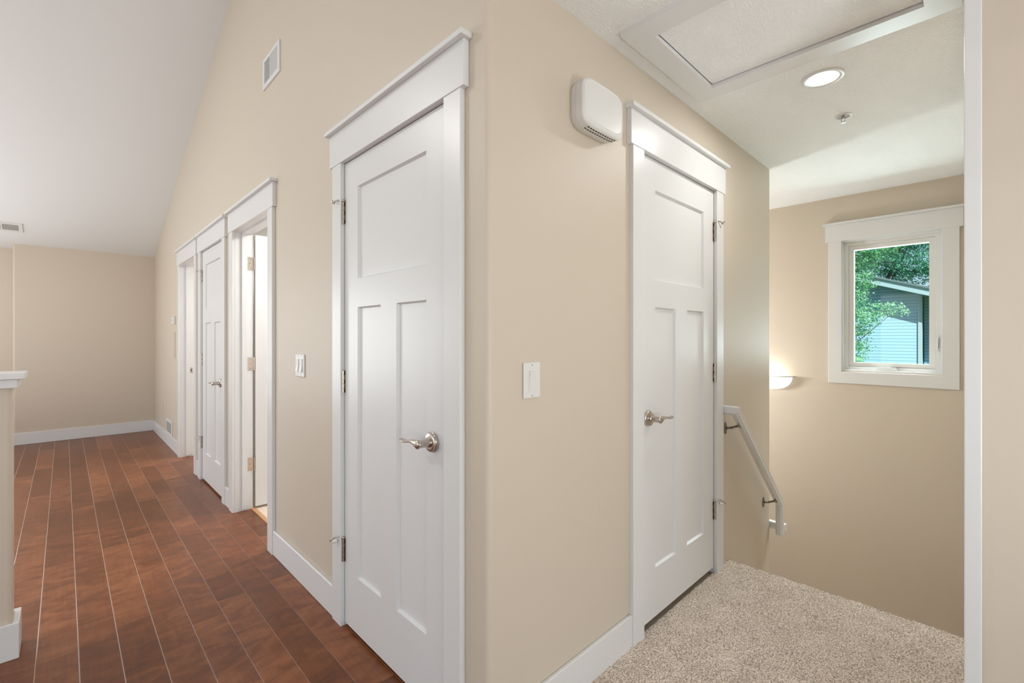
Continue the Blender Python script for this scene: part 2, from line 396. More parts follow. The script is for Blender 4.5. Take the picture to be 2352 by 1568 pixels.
# rounded outer corner
arc = [(XA+RB-RB*math.cos(t), YB+RB-RB*math.sin(t)) for t in [PI/2*k/8 for k in range(9)]]
poly = arc + [(XA+WT, YB), (XA+WT, YB+RB)]
prism(bm, poly, lambda a, b, t: (a, b, t*3.95))
structure('wall_left', bm, M['wall'], 'tall beige wall with four white doors beside the hardwood floor')
bm = bmesh.new()
DB = (1.731, 2.478)
strips(bm, FB, [(DB[0]-.004, DB[1]+.004, 0, ZB+.004)], XA+WT, 3.39, -3.2, lambda u: ZC)
box(bm, XA+.02, 3.39, YB+.0005, YB+WT, ZC, 3.95)
structure('wall_middle', bm, M['wall'], 'beige wall with the single closet door beside the carpet')
bm = bmesh.new(); box(bm, 3.39-WT, 3.39, YB+WT, 5.2, -3.2, ZC); structure('wall_stair_inner', bm, M['wall'], 'beige wall hidden behind the stair corner')
# end wall of the great room with its shallow jog
bm = bmesh.new(); box(bm, -.43, XA, YD, YD+.3, 0, 2.36)
bmesh.ops.bevel(bm, geom=[e for e in bm.edges if all(abs(v.co.x+.43) < 1e-4 and abs(v.co.y-YD) < 1e-4 for v in e.verts)], offset=.02, segments=4, affect='EDGES', profile=.5)
strips(bm, Fr('y', 8.03), [(-3.75, -1.15, .2, 2.2)], -4.6, -.43, 0, lambda u: 2.36, 0, -.27)
quad(bm, [(-.43, YD, 2.36), (XA, YD, 2.36), (XA, YD+.3, 2.25), (-.43, YD+.3, 2.25)])
structure('wall_far', bm, M['wall'], 'far beige end wall of the great room')
# window wall
WY0, WY1, WZ0, WZ1 = .205, .796, 1.0, 2.030
bm = bmesh.new(); strips(bm, FE, [(WY0, WY1, WZ0, WZ1)], -.1, 5.2, -3.2, lambda u: ZC, 0, -.16)
structure('wall_window', bm, M['wall'], 'beige stairwell wall holding the window and the lamp')
# right partition (its near end faces the camera)
bm = bmesh.new(); box(bm, 1.705, 1.82, -3.5, .034, 0, ZC); box(bm, 1.82, XE, -.08, .034, -3.2, ZC)
structure('wall_right', bm, M['wall'], 'beige wall end cutting off the right edge of the view')
bm = bmesh.new(); box(bm, 1.688, 1.715, .0035, .0365, 0, ZC-.001)
bevel(bm, .002)
structure('trim_2', bm, M['white'], 'white vertical corner trim on the right wall end')
# unseen shell
bm = bmesh.new()
box(bm, -4.8, 1.82, -3.7, -3.5, 2.35, 2.7); box(bm, -4.8, -3.6, -3.7, -3.5, 0, 2.4); box(bm, .4, 1.82, -3.7, -3.5, 0, 2.4); box(bm, -3.6, .4, -3.7, -3.5, 0, .35)
structure('wall_back', bm, M['wall'], 'beige wall behind the camera with wide window openings')
bm = bmesh.new()
Fl = Fr('x', -4.6)
strips(bm, Fr('x', -4.6), [(-2.6, -.4, .6, 2.25), (.2, 6.3, .7, 2.9)], -3.5, 2.2, 0, VZ, 0, .2)
strips(bm, Fr('x', -4.6), [(-2.6, 2.2, .7, 2.9), (2.2, 6.3, .7, 2.9)], 2.2, 8.3, 0, VZ, 0, .2)
structure('wall_side', bm, M['wall'], 'beige side wall of the great room outside the view')
bm = bmesh.new(); box(bm, XA-.01, XA+.1, -3.5, YB, ZC+.001, 3.95); structure('wall_bulkhead', bm, M['wall'], 'beige bulkhead above the flat hall ceiling')
# side rooms
bm = bmesh.new()
box(bm, 3.2, 3.27, YB+WT, 8.3, 0, ZC)
for y in (2.2, 4.5, 5.0): box(bm, XA+WT, 3.2, y, y+.07, 0, ZC)
box(bm, XA+WT, 3.2, 8.0, 8.1, 0, ZC)
structure('wall_side_room', bm, M['room_white'], 'pale walls of the rooms behind the open doors')

# ------------------------------------------------------------------ ceilings
bm = bmesh.new(); box(bm, XA, 4.62, -3.5, YB, ZC, ZC+.12); box(bm, 3.27, 4.62, YB, 5.3, ZC, ZC+.12)
structure('ceiling', bm, M['ceiling'], 'flat white textured ceiling over the hall and stairs')
bm = bmesh.new(); box(bm, XA+WT+.001, 3.27, YB+WT, 8.3, ZC, ZC+.1)
structure('ceiling.001', bm, M['room_white'], 'white ceiling of the side rooms')
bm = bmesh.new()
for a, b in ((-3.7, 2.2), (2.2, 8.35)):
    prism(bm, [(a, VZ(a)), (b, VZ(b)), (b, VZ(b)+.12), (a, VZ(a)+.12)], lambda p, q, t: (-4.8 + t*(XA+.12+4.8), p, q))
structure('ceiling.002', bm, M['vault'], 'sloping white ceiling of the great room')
bm = bmesh.new(); box(bm, -7.2, -4.7, -5, 9, 2.95, 3.05); box(bm, -5, 3, -6.2, -3.6, 2.7, 2.8)  # unseen overhangs added to keep direct sun out of the room
structure('window_shade_slabs', bm, M['white'], 'unseen slabs added to shade the great room windows outside')

# ------------------------------------------------------------------ baseboards
def baseboard(name, fr, spans, h, label, z0=0, t=.014):
    bm = bmesh.new()
    for a, b in spans: fr.box(bm, a, b, z0, z0+h, 0, t)
    bevel(bm, .0025, 1)
    return structure(name, bm, M['white'], label)
CW = .087
baseboard('baseboard_left', FA, [(YB+.004, 1.199-CW), (1.958+CW, 2.969-CW), (3.767+CW, 4.077-CW), (4.857+CW, 5.133-CW), (5.905+CW, YD)], .139, 'white baseboard along the tall door wall')
baseboard('baseboard_middle', FB, [(XA+.004, DB[0]-CW)], .140, 'white baseboard beside the carpet left of the closet door')
baseboard('baseboard_far', FD, [(-.43, XA-.014)], .139, 'white baseboard along the far end wall')
baseboard('baseboard_recess', Fr('y', 8.03), [(-4.6, -.445)], .139, 'white baseboard in the shallow recess of the far end wall')
# ------------------------------------------------------------------ doors
def slab(bm, fr, u0, u1, v0, v1, n_front, thick, panels, dep=.011, sl=.006):
    us = sorted({u0, u1, *[p[0] for p in panels], *[p[1] for p in panels]})
    vs = sorted({v0, v1, *[p[2] for p in panels], *[p[3] for p in panels]})
    for side in (0, 1):
        n0 = n_front if side == 0 else n_front - thick
        nd_ = n0 - dep if side == 0 else n0 + dep
        P = lambda u, v, n: bm.verts.new(fr.p(u, v, n))
        for a, b in zip(us, us[1:]):
            for c, d in zip(vs, vs[1:]):
                mu, mv = (a+b)/2, (c+d)/2
                if not any(p[0] < mu < p[1] and p[2] < mv < p[3] for p in panels):
                    bm.faces.new([P(a, c, n0), P(b, c, n0), P(b, d, n0), P(a, d, n0)])
        for a, b, c, d in panels:
            O = [(a, c), (b, c), (b, d), (a, d)]; I = [(a+sl, c+sl), (b-sl, c+sl), (b-sl, d-sl), (a+sl, d-sl)]
            for i in range(4):
                j = (i+1) % 4
                bm.faces.new([P(*O[i], n0), P(*O[j], n0), P(*I[j], nd_), P(*I[i], nd_)])
            bm.faces.new([P(*q, nd_) for q in I])
    for (a, c), (b, d) in (((u0, v0), (u1, v0)), ((u1, v0), (u1, v1)), ((u1, v1), (u0, v1)), ((u0, v1), (u0, v0))):
        bm.faces.new([bm.verts.new(fr.p(*q)) for q in ((a, c, n_front), (b, d, n_front), (b, d, n_front-thick), (a, c, n_front-thick))])
    bmesh.ops.remove_doubles(bm, verts=bm.verts, dist=1e-5)

def lever(fr, u, v, n, s, parent):
    """s: +1/-1 direction of the lever along u"""
    P = lambda a, b, c: Vector(fr.p(a, b, c))
    out = (P(0, 0, 1) - P(0, 0, 0))
    bm = bmesh.new()
    lathe(bm, P(u, v, n), out, [(0, .0335), (.008, .0335), (.0095, .0315), (.0115, .0305), (.015, .0300), (.017, .026), (.0175, .018), (.0175, 0)], 40)
    root = link('lever_handle', bm, M['nickel'], parent, base=P(u, v, n), smooth=False)
    shade(root)
    bm = bmesh.new(); lathe(bm, P(u, v, n), out, [(.016, .0155), (.022, .0155), (.024, .0135), (.055, .0125), (.062, .0125)], 28)
    o = link('neck', bm, M['nickel'], root, smooth=True); shade(o)
    # wave lever: ellipse section swept along u
    bm = bmesh.new(); st = [(-.014, .0, .001, .001, 0), (-.010, .0, .009, .006, 0), (-.002, 0, .0150, .0080, 0), (.008, -.001, .0155, .0085, 0), (.020, .0015, .0115, .0080, .15), (.032, .0045, .0075, .0075, .4),
                            (.045, .0045, .0052, .0085, .75), (.060, .0015, .0045, .0110, 1), (.078, -.0012, .0048, .0125, 1), (.094, -.0005, .0048, .0120, 1), (.105, .0012, .0040, .0090, 1), (.110, .002, .001, .002, 1)]
    rings = []
    for (d, dv, rv, rn, tw) in st:
        ring = []
        for i in range(20):
            a = 2*PI*i/20
            ring.append(bm.verts.new(P(u + s*d, v + dv + rv*math.sin(a), n + .058 + rn*math.cos(a))))
        rings.append(ring)
    for A, B in zip(rings, rings[1:]):
        for i in range(20): bm.faces.new([A[i], A[(i+1) % 20], B[(i+1) % 20], B[i]])
    bm.faces.new(rings[0][::-1]); bm.faces.new(rings[-1])
    link('lever', bm, M['nickel'], root, smooth=True)
    return root
def shade(o, ang=35):
    me = o.data
    for p in me.polygons: p.use_smooth = True
    bm = bmesh.new(); bm.from_mesh(me)
    for e in bm.edges:
        if len(e.link_faces) == 2 and e.calc_face_angle(0) > math.radians(ang): e.smooth = False
    bm.to_mesh(me); bm.free()
def hinge(fr, u, z0, z1, side, parent, pin=None):
    """side: +1 when the slab lies at larger u; pin: 'top'/'low' stop arm"""
    P = lambda a, b, c: Vector(fr.p(a, b, c))
    bm = bmesh.new(); n = 5; L = z1-z0
    for k in range(n):
        a = z0 + L*k/n + (.0012 if k else 0)
        cyl(bm, P(u, a, .0075), P(u, z0+L*(k+1)/n, .0075), .0062, n=14)
    fr.box(bm, u + side*.0045, u + side*.012, z0, z1, .0004, .0025)
    cyl(bm, P(u, z1, .0075), P(u, z1+.004, .0075), .0048, .0035, n=12)
    h = link('hinge', bm, M['nickel'], parent, base=P(u, (z0+z1)/2, 0)); shade(h)
    bm = bmesh.new()
    for k in (0, 2, 4):
        a = z0 + L*k/n; fr.box(bm, u + side*.0045, u + side*.0085, a+.002, a+L/n-.002, .0024, .0036)
    link('gap', bm, M['dark'], h)
    if pin:
        bm = bmesh.new()
        o_ = -side
        zt = z1 + .004
        cyl(bm, P(u, zt-.002, .0075), P(u, zt+.006, .0075), .0085, n=16)
        pts = [P(u, zt+.002, .0075), P(u+o_*.014, zt+.005, .020), P(u+o_*.028, zt+.003, .030), P(u+o_*.040, zt-.002 if pin == 'top' else zt-.006, .034)]
        for a, b in zip(pts, pts[1:]): cyl(bm, a, b, .0028, n=8)
        if pin == 'low':
            cyl(bm, pts[-1], P(u+o_*.060, zt-.022, .040), .0030, n=8)
        else:
            cyl(bm, P(u+o_*.036, zt-.006, .030), P(u+o_*.046, zt+.004, .040), .0052, n=12)
        link('stop_arm', bm, M['nickel'], h, smooth=True)
        bm = bmesh.new()
        if pin == 'low': cyl(bm, P(u+o_*.024, zt-.010, .024), P(u+o_*.036, zt-.020, .036), .0065, n=14)
        else: cyl(bm, P(u+o_*.010, zt+.008, .016), P(u+o_*.020, zt+.012, .024), .0045, n=14)
        link('rubber_bumper', bm, M['rubber'], h, smooth=True)
    return h

def door(name, fr, u0, u1, zt, z_floor, label, closed=True, hinge_side=+1, lever_uv=None, hz=None, pins=True, hang=(.020, .020), panelz=None, zgap=.016):
    root = empty(name, fr.p((u0+u1)/2, z_floor, 0), label, 'door', kind='structure')
    ct = .019
    for a, b in ((u0-CW, u0), (u1, u1+CW)):
        bm = bmesh.new(); fr.box(bm, a, b, z_floor, zt+.001, 0, ct); bevel(bm, .0018, 2); link('casing', bm, M['white'], root)
    bm = bmesh.new(); fr.box(bm, u0-CW-hang[0], u1+CW+hang[1], zt, zt+.141, 0, .0225); bevel(bm, .0018, 2); link('header', bm, M['white'], root)
    bm = bmesh.new(); fr.box(bm, u0-CW-hang[0]-min(.014, hang[0]), u1+CW+hang[1]+min(.014, hang[1]), zt+.141, zt+.158, 0, .042); bevel(bm, .0018, 2); link('header_cap', bm, M['white'], root)
    # jamb lining
    bm = bmesh.new()
    g = .0045
    fr.box(bm, u0-g-.0, u0+.0, z_floor, zt, -WT-.001, -.0005)
    fr.box(bm, u1, u1+g, z_floor, zt, -WT-.001, -.0005)
    fr.box(bm, u0-g, u1+g, zt, zt+g-.0005, -WT-.001, -.0005)
    if closed:
        fr.box(bm, u0, u0+.012, z_floor, zt, -.075, -.042); fr.box(bm, u1-.012, u1, z_floor, zt, -.075, -.042); fr.box(bm, u0+.012, u1-.012, zt-.012, zt, -.075, -.042)
    else:
        fr.box(bm, u0, u0+.011, z_floor+.012, zt, -.078, -.043); fr.box(bm, u1-.011, u1, z_floor+.012, zt, -.078, -.043); fr.box(bm, u0+.011, u1-.011, zt-.011, zt, -.078, -.043)
    link('jamb', bm, M['white'], root)
    w = u1-u0
    if closed:
        a, b = u0+.003, u1-.003; z0, z1 = z_floor+zgap, zt-.004
        st = .121
        pz = panelz
        mid = (a+b)/2
        pn = [(a+st, b-st, pz[2], pz[3]), (a+st, mid-.059, pz[0], pz[1]), (mid+.059, b-st, pz[0], pz[1])]
        bm = bmesh.new(); slab(bm, fr, a, b, z0, z1, 0.0, .035, pn)
        sl = link('door_slab', bm, M['white'], root)
        lever(fr, lever_uv[0], lever_uv[1], 0.0, 1 if hinge_side > 0 else -1, sl) if lever_uv else None
        hu = u1-.0015 if hinge_side > 0 else u0+.0015
        if hz:
            hz2 = hz
            for k, (a_, b_) in enumerate(hz2):
                hinge(fr, hu, a_, b_, -1 if hinge_side > 0 else 1, root, None if k == 1 else ('low' if k == 0 else 'top'))
    return root
HA = [(.283, .380), (1.020, 1.116), (1.758, 1.853)]
PA = (.250, 1.389, 1.508, 1.897)
d4 = door('door_4', FA, *DOORS_A[4], ZA, 0, 'nearest closed white three-panel door on the tall wall', True, +1, (1.282, .913), HA, panelz=PA)
d2 = door('door_2', FA, *DOORS_A[2], ZA, 0, 'closed white three-panel door between the two open doorways', True, +1, (4.16, .905), HA, panelz=PA, hang=(.02, .02))
d3 = door('door_3', FA, *DOORS_A[3], ZA, 0, 'white framed doorway with its door swung into a bright room', False, hang=(.02, .02))
d1 = door('door_1', FA, *DOORS_A[1], ZA, 0, 'farthest white framed doorway nearest the end wall', False, hang=(.02, .02))
d5 = door('door_5', FB, *DB, ZB, .008, 'closed white three-panel closet door beside the carpet', True, +1, (1.789, .916), [(.296, .389), (1.027, 1.123), (1.775, 1.869)], panelz=(.253, 1.394, 1.512, 1.906), zgap=.032)
# the open slab of door 3 and its hinges
y_h = DOORS_A[3][1]
bm = bmesh.new()
fs = Fr('y', y_h - .012)
slab(bm, fs, 1.012, 1.80, .016, ZA-.004, 0, .035, [(1.133, 1.68, PA[2], PA[3]), (1.133, 1.347, PA[0], PA[1]), (1.466, 1.68, PA[0], PA[1])])
sl3 = link('door_slab', bm, M['white'], d3)
for z0, z1 in HA:
    bm = bmesh.new()
    box(bm, .962, 1.001, y_h-.0022, y_h-.0002, z0, z1); 
    hz_ = link('hinge', bm, M['nickel'], d3)
    bm = bmesh.new()
    for k in range(5): cyl(bm, (1.006, y_h-.006, z0+(z1-z0)*k/5+.001), (1.006, y_h-.006, z0+(z1-z0)*(k+1)/5), .006, n=12)
    shade(link('knuckle', bm, M['nickel'], hz_))
    bm = bmesh.new()
    for dz, dx in ((.15, .012), (.5, .006), (.85, .012)): cyl(bm, (.972+dx, y_h-.0020, z0+(z1-z0)*dz), (.972+dx, y_h-.0027, z0+(z1-z0)*dz), .0032, n=10)
    link('screw', bm, M['bronze'], hz_)
# threshold + strike plate
bm = bmesh.new(); box(bm, .985, 1.012, 2.969, 3.767, -.004, .006)
structure('trim_3', bm, M['oak'], 'tan wooden threshold strip in the open doorway')
bm = bmesh.new(); box(bm, .960, .984, 5.9030, 5.9052, .886, .942)
sp = link('strike_plate', bm, M['nickel'], d1)
bm = bmesh.new(); box(bm, .968, .976, 5.9022, 5.9032, .903, .925); link('latch_hole', bm, M['dark'], sp)

# ------------------------------------------------------------------ wall plates
def rounded_box(bm, fr, u0, u1, v0, v1, n0, n1, b=.003, seg=3):
    fr.box(bm, u0, u1, v0, v1, n0, n1); bevel(bm, b, seg)
root = empty('light_switch', FA.p(2.478, 1.116, 0), 'double rocker light switch on the tall wall left of the nearest door', 'light switch')
bm = bmesh.new(); rounded_box(bm, FA, 2.418, 2.538, 1.058, 1.174, 0, .007, .003); link('switch_plate', bm, M['white_plastic'], root)
for u in (2.454, 2.502):
    bm = bmesh.new()
    prism(bm, [(1.083, .0165), (1.118, .0100), (1.150, .0115), (1.150, .004), (1.083, .004)], lambda a, b, t, u=u: FA.p(u-.0155+.031*t, a, b)); bevel(bm, .001, 1)
    link('rocker', bm, M['white_plastic'], root)
for u in (2.454, 2.502):
    for v in (1.067, 1.165):
        bm = bmesh.new(); cyl(bm, FA.p(u, v, .0068), FA.p(u, v, .0076), .003, n=10); link('screw', bm, M['grey'], root)
root = empty('light_switch', FB.p(1.0625, 1.126, 0), 'single rocker light switch on the wall between corner and closet door', 'light switch')
bm = bmesh.new(); rounded_box(bm, FB, 1.024, 1.100, 1.069, 1.182, 0, .007, .003); link('switch_plate', bm, M['white_plastic'], root)
bm = bmesh.new(); FB.box(bm, 1.0455, 1.0785, 1.092, 1.1585, .0066, .0078); bevel(bm, .0005, 1)
link('switch_frame', bm, M['white_plastic'], root)
bm = bmesh.new(); prism(bm, [(1.095, .0085), (1.126, .0095), (1.155, .0130), (1.156, .004), (1.095, .004)], lambda a, b, t: FB.p(1.0478+.0285*t, a, b)); link('rocker', bm, M['white_plastic'], root)
for v in (1.077, 1.174):
    bm = bmesh.new(); cyl(bm, FB.p(1.062, v, .0068), FB.p(1.062, v, .0076), .003, n=10); link('screw', bm, M['grey'], root)

# ------------------------------------------------------------------ chime / alarm sounder on middle wall
root = empty('door_chime', FB.p(1.375, 2.07, 0), 'white rounded door chime high on the wall left of the closet door', 'door chime')
def superbox(bm, fr, uc, vc, hw, hh, levels, n=64, e=5.0):
    rings = []
    for nn, s in levels:
        ring = []
        for i in range(n):
            a = 2*PI*i/n; c, s_ = math.cos(a), math.sin(a)
            r = (abs(c)**e + abs(s_)**e)**(-1/e)
            ring.append(bm.verts.new(fr.p(uc + hw*s*r*c if s > .0 else uc, vc + (hh - hw*(1-s))*r*s_, nn)))
        rings.append(ring)
    for A, B in zip(rings, rings[1:]):
        for i in range(n): bm.faces.new([A[i], A[(i+1) % n], B[(i+1) % n], B[i]])
    bm.faces.new(rings[-1]); bm.faces.new(rings[0][::-1])
uc, vc, hw, hh = 1.377, 2.072, .122, .086
bm = bmesh.new(); superbox(bm, FB, uc, vc, hw, hh, [(0, .94), (.008, .97), (.022, .985), (.0225, .975), (.026, .975), (.0265, .99), (.046, 1.0), (.0465, .985), (.049, .985)])
o = link('chime_base', bm, M['white_plastic'], root); shade(o)
bm = bmesh.new(); superbox(bm, FB, uc, vc, hw, hh, [(.049, .985), (.050, 1.0), (.058, .99), (.064, .955), (.0665, .91), (.0655, .86), (.0668, .845), (.0675, .62)])
o = link('chime_cover', bm, M['white_plastic'], root); shade(o, 25)
for r_ in range(2):
    bm = bmesh.new()
    for k in range(12):
        u = uc - .083 + k*.0143
        um = abs(u + .0045 - uc)/hw; vb = vc - hh*(1 - um**5)**.2
        FB.box(bm, u, u+.009, vb-.0004, vb+.004, .036 + r_*.014, .0400 + r_*.014)
    link('sound_slots', bm, M['dark'], root)

# ------------------------------------------------------------------ vents, thermostat, outlet, panel
root = empty('wall_vent', FA.p(2.94, 2.866, 0), 'white two-section air register high on the tall wall', 'vent')
u0, u1, v0, v1 = 2.790, 3.092, 2.775, 2.957
bm = bmesh.new()
for a in ((u0, u1, v0, v0+.029), (u0, u1, v1-.022, v1), (u0, u0+.033, v0+.029, v1-.022), (u1-.028, u1, v0+.029, v1-.022), (2.945, 2.957, v0+.029, v1-.022)): FA.box(bm, *a, 0, .008)
link('register_frame', bm, M['white'], root)
bm = bmesh.new(); FA.box(bm, u0+.01, u1-.01, v0+.01, v1-.01, .0002, .0012); link('duct_backing', bm, M['grey'], root)
for (a, b, s) in ((2.823, 2.945, 1), (2.957, 3.064, -1)):
    bm = bmesh.new()
    k = a + .004
    while k < b-.002:
        prism(bm, [(k, .0015), (k+.0012, .0015), (k+.0012+s*.004, .0070), (k+s*.004, .0070)], lambda p, q, t: FA.p(p, v0+.029+t*(v1-.022-v0-.029), q))
        k += .0085
    link('louvres', bm, M['white'], root)
def slope_pt(x, y, d): # point below sloped ceiling by d
    n = Vector((0, .35, 1)).normalized()
    return Vector((x, y, VZ(y))) - n*d
root = empty('ceiling_vent', slope_pt(-.42, 7.53, 0), 'white air register on the sloping ceiling at left edge', 'vent')
def sbox(bm, x0, x1, y0, y1, d0, d1):
    v = [bm.verts.new(slope_pt(x, y, d)) for d in (d0, d1) for x, y in ((x0, y0), (x1, y0), (x1, y1), (x0, y1))]
    for f in ((0,3,2,1),(4,5,6,7),(0,1,5,4),(1,2,6,5),(2,3,7,6),(3,0,4,7)): bm.faces.new([v[i] for i in f])
VX1, VX0, VY0, VY1 = -.333, -.68, 7.445, 7.625
bm = bmesh.new()
for a in ((VX0, VX1, VY0, VY0+.028), (VX0, VX1, VY1-.028, VY1), (VX0, VX0+.03, VY0+.028, VY1-.028), (VX1-.03, VX1, VY0+.028, VY1-.028), (-.500, -.488, VY0+.028, VY1-.028)): sbox(bm, *a, 0, .009)
link('register_frame', bm, M['white'], root)
bm = bmesh.new(); sbox(bm, VX0+.01, VX1-.01, VY0+.01, VY1-.01, .0002, .0015); link('duct_backing', bm, M['grey'], root)
bm = bmesh.new()
for k in range(38):
    x = VX0+.034 + k*.0078
    if x < VX1-.032: sbox(bm, x, x+.0025, VY0+.028, VY1-.028, .001, .007)
link('louvres', bm, M['white'], root)
root = empty('return_grille', FA.p(6.6, .22, 0), 'white air register just above the baseboard near the far corner', 'vent')
bm = bmesh.new(); FA.box(bm, 6.42, 6.80, .139, .305, 0, .010); bevel(bm, .003, 1); link('register_frame', bm, M['white'], root)
bm = bmesh.new()
for k in range(30): FA.box(bm, 6.455+k*.0105, 6.459+k*.0105, .165, .280, .0095, .0115)
link('louvres', bm, M['grey'], root)
root = empty('thermostat', FA.p(6.28, 1.45, 0), 'small white thermostat on the wall beyond the farthest doorway', 'thermostat')
bm = bmesh.new(); rounded_box(bm, FA, 6.215, 6.345, 1.41, 1.495, 0, .024, .004); link('thermostat_body', bm, M['white_plastic'], root)
bm = bmesh.new(); FA.box(bm, 6.30, 6.33, 1.44, 1.47, .0238, .0246); link('screen', bm, M['grey'], root)
root = empty('electrical_panel', FA.p(6.41, 1.19, 0), 'beige painted panel cover below the thermostat', 'panel cover')
bm = bmesh.new(); rounded_box(bm, FA, 6.25, 6.56, 1.03, 1.325, 0, .006, .002); link('panel_frame', bm, M['wall'], root)
bm = bmesh.new(); rounded_box(bm, FA, 6.275, 6.535, 1.055, 1.30, .005, .0085, .001); link('panel_lid', bm, M['wall'], root)
root = empty('power_outlet', FA.p(7.15, .39, 0), 'small pale power outlet low on the wall by the far corner', 'outlet')
bm = bmesh.new(); rounded_box(bm, FA, 7.115, 7.185, .335, .45, 0, .006, .002); link('outlet_plate', bm, M['almond_plate'], root)
for v in (.365, .42):
    bm = bmesh.new(); FA.box(bm, 7.135, 7.165, v-.012, v+.012, .0058, .0068); link('socket', bm, M['white_plastic'], root)

# ------------------------------------------------------------------ attic hatch
root = empty('attic_hatch', (1.83, .494, ZC), 'white framed attic hatch with a textured panel in the flat ceiling', 'attic hatch')
hx0, hx1, hy0, hy1 = 1.470, 2.160, .050, .937
ix0, ix1, iy0, iy1 = 1.562, 2.068, .140, .846
for a in ((hx0, ix0, hy0, hy1), (ix1, hx1, hy0, hy1), (ix0, ix1, hy0, iy0), (ix0, ix1, iy1, hy1)):
    bm = bmesh.new(); box(bm, *a, ZC-.018, ZC-.0001); link('frame_board', bm, M['white'], root)
bm = bmesh.new(); box(bm, ix0+.003, ix1-.003, iy0+.003, iy1-.003, ZC-.0015, ZC-.0002); link('hatch_panel', bm, M['ceiling'], root)
bm = bmesh.new()
for a in ((ix0, ix0+.003, iy0, iy1), (ix1-.003, ix1, iy0, iy1), (ix0, ix1, iy0, iy0+.003), (ix0, ix1, iy1-.003, iy1)): box(bm, *a, ZC-.0008, ZC-.0001)
link('gap', bm, M['dark'], root)

# ------------------------------------------------------------------ recessed light + sprinkler
root = empty('recessed_light', (2.362, .490, ZC), 'round lit recessed ceiling light between hatch and window', 'ceiling light')
bm = bmesh.new(); lathe(bm, (2.362, .490, ZC), (0, 0, -1), [(0, .0800), (.004, .0790), (.006, .074), (.0065, .067), (.004, .060), (.002, .060)], 64)
o = link('trim_ring', bm, M['white'], root); shade(o)
bm = bmesh.new(); lathe(bm, (2.362, .490, ZC), (0, 0, -1), [(.0025, .0602), (.0035, .0)], 48); link('lens', bm, M['lamp'], root)
root = empty('fire_sprinkler', (2.841, .500, ZC), 'small chrome fire sprinkler on the ceiling behind the round light', 'fire sprinkler')
bm = bmesh.new(); lathe(bm, (2.841, .500, ZC), (0, 0, -1), [(0, .0375), (.002, .0375), (.004, .034), (.005, .030), (.003, .026), (.0005, .024)], 48)
o = link('escutcheon', bm, M['white_plastic'], root); shade(o)
bm = bmesh.new(); lathe(bm, (2.841, .500, ZC), (0, 0, -1), [(.001, .026), (.0015, 0)], 32); link('recess', bm, M['grey'], root)
bm = bmesh.new(); c = Vector((2.841, .5, ZC))
cyl(bm, c, c - Vector((0, 0, .018)), .006, n=14)
for s in (-1, 1):
    cyl(bm, c + Vector((0, s*.006, -.006)), c + Vector((0, s*.009, -.022)), .0018, n=8); cyl(bm, c + Vector((0, s*.009, -.022)), c + Vector((0, s*.002, -.034)), .0018, n=8)
o = link('sprinkler_body', bm, M['chrome'], root); shade(o)
bm = bmesh.new(); cyl(bm, c - Vector((0, 0, .034)), c - Vector((0, 0, .036)), .011, n=20); link('deflector', bm, M['chrome'], root)

# ------------------------------------------------------------------ window_1
win = empty('window_1', FE.p(.5, 1.0, 0), 'white casement window in the stairwell looking onto green trees', 'window', kind='structure')
ci0, ci1, cz0, cz1 = .207, .793, .992, 2.030
for a, b in ((.117, ci0), (ci1, .880)):
    bm = bmesh.new(); FE.box(bm, a, b, cz0-.001, cz1+.001, 0, .019); bevel(bm, .0015, 1); link('casing', bm, M['white'], win)
bm = bmesh.new(); FE.box(bm, .117, .880, .899, cz0, 0, .019); bevel(bm, .0015, 1); link('casing', bm, M['white'], win)
bm = bmesh.new(); FE.box(bm, .097, .900, cz1, cz1+.133, 0, .0225); bevel(bm, .0015, 1); link('header', bm, M['white'], win)
bm = bmesh.new(); FE.box(bm, .084, .913, cz1+.133, cz1+.150, 0, .040); bevel(bm, .0015, 1); link('header_cap', bm, M['white'], win)
def ring(name, m, a, b, c, d, w, n0, n1, bev=.0015, wb=None):
    bm = bmesh.new(); wb = wb or w
    FE.box(bm, a, a+w, c, d, n0, n1); FE.box(bm, b-w, b, c, d, n0, n1); FE.box(bm, a+w, b-w, c, c+wb, n0, n1); FE.box(bm, a+w, b-w, d-w, d, n0, n1)
    return link(name, bm, m, win)
ring('jamb', M['white'], WY0, WY1, WZ0, WZ1, .010, -.16, -.0005)
ring('window_frame', M['white_plastic'], .215, .786, 1.010, 2.020, .030, -.110, -.040, wb=.022)
sash = ring('sash', M['white_plastic'], .246, .755, 1.033, 1.989, .032, -.105, -.055)
bm = bmesh.new(); FE.box(bm, .262, .738, 1.05, 1.97, -.082, -.078); link('glass', bm, M['glass'], win)
bm = bmesh.new()
prism(bm, [(.450, 1.012), (.585, 1.012), (.575, 1.034), (.460, 1.034)], lambda a, b, t: FE.p(a, b, -.042+.020*t)); ck = link('crank_cover', bm, M['white_plastic'], win)
bm = bmesh.new(); FE.box(bm, .437, .490, 1.0385, 1.0425, -.050, -.030); link('crank_slot', bm, M['grey'], ck)
bm = bmesh.new(); FE.box(bm, .452, .583, 1.0095, 1.0125, -.042, -.024); link('shadow_gap', bm, M['grey'], ck)
bm = bmesh.new(); FE.box(bm, .226, .238, 1.16, 1.28, -.040, -.034); lk = link('lock_plate', bm, M['white_plastic'], win)
bm = bmesh.new(); prism(bm, [(1.185, -.034), (1.25, -.034), (1.262, -.020), (1.20, -.010), (1.185, -.016)], lambda a, b, t: FE.p(.228+.008*t, a, b)); link('lock_lever', bm, M['white_plastic'], lk)

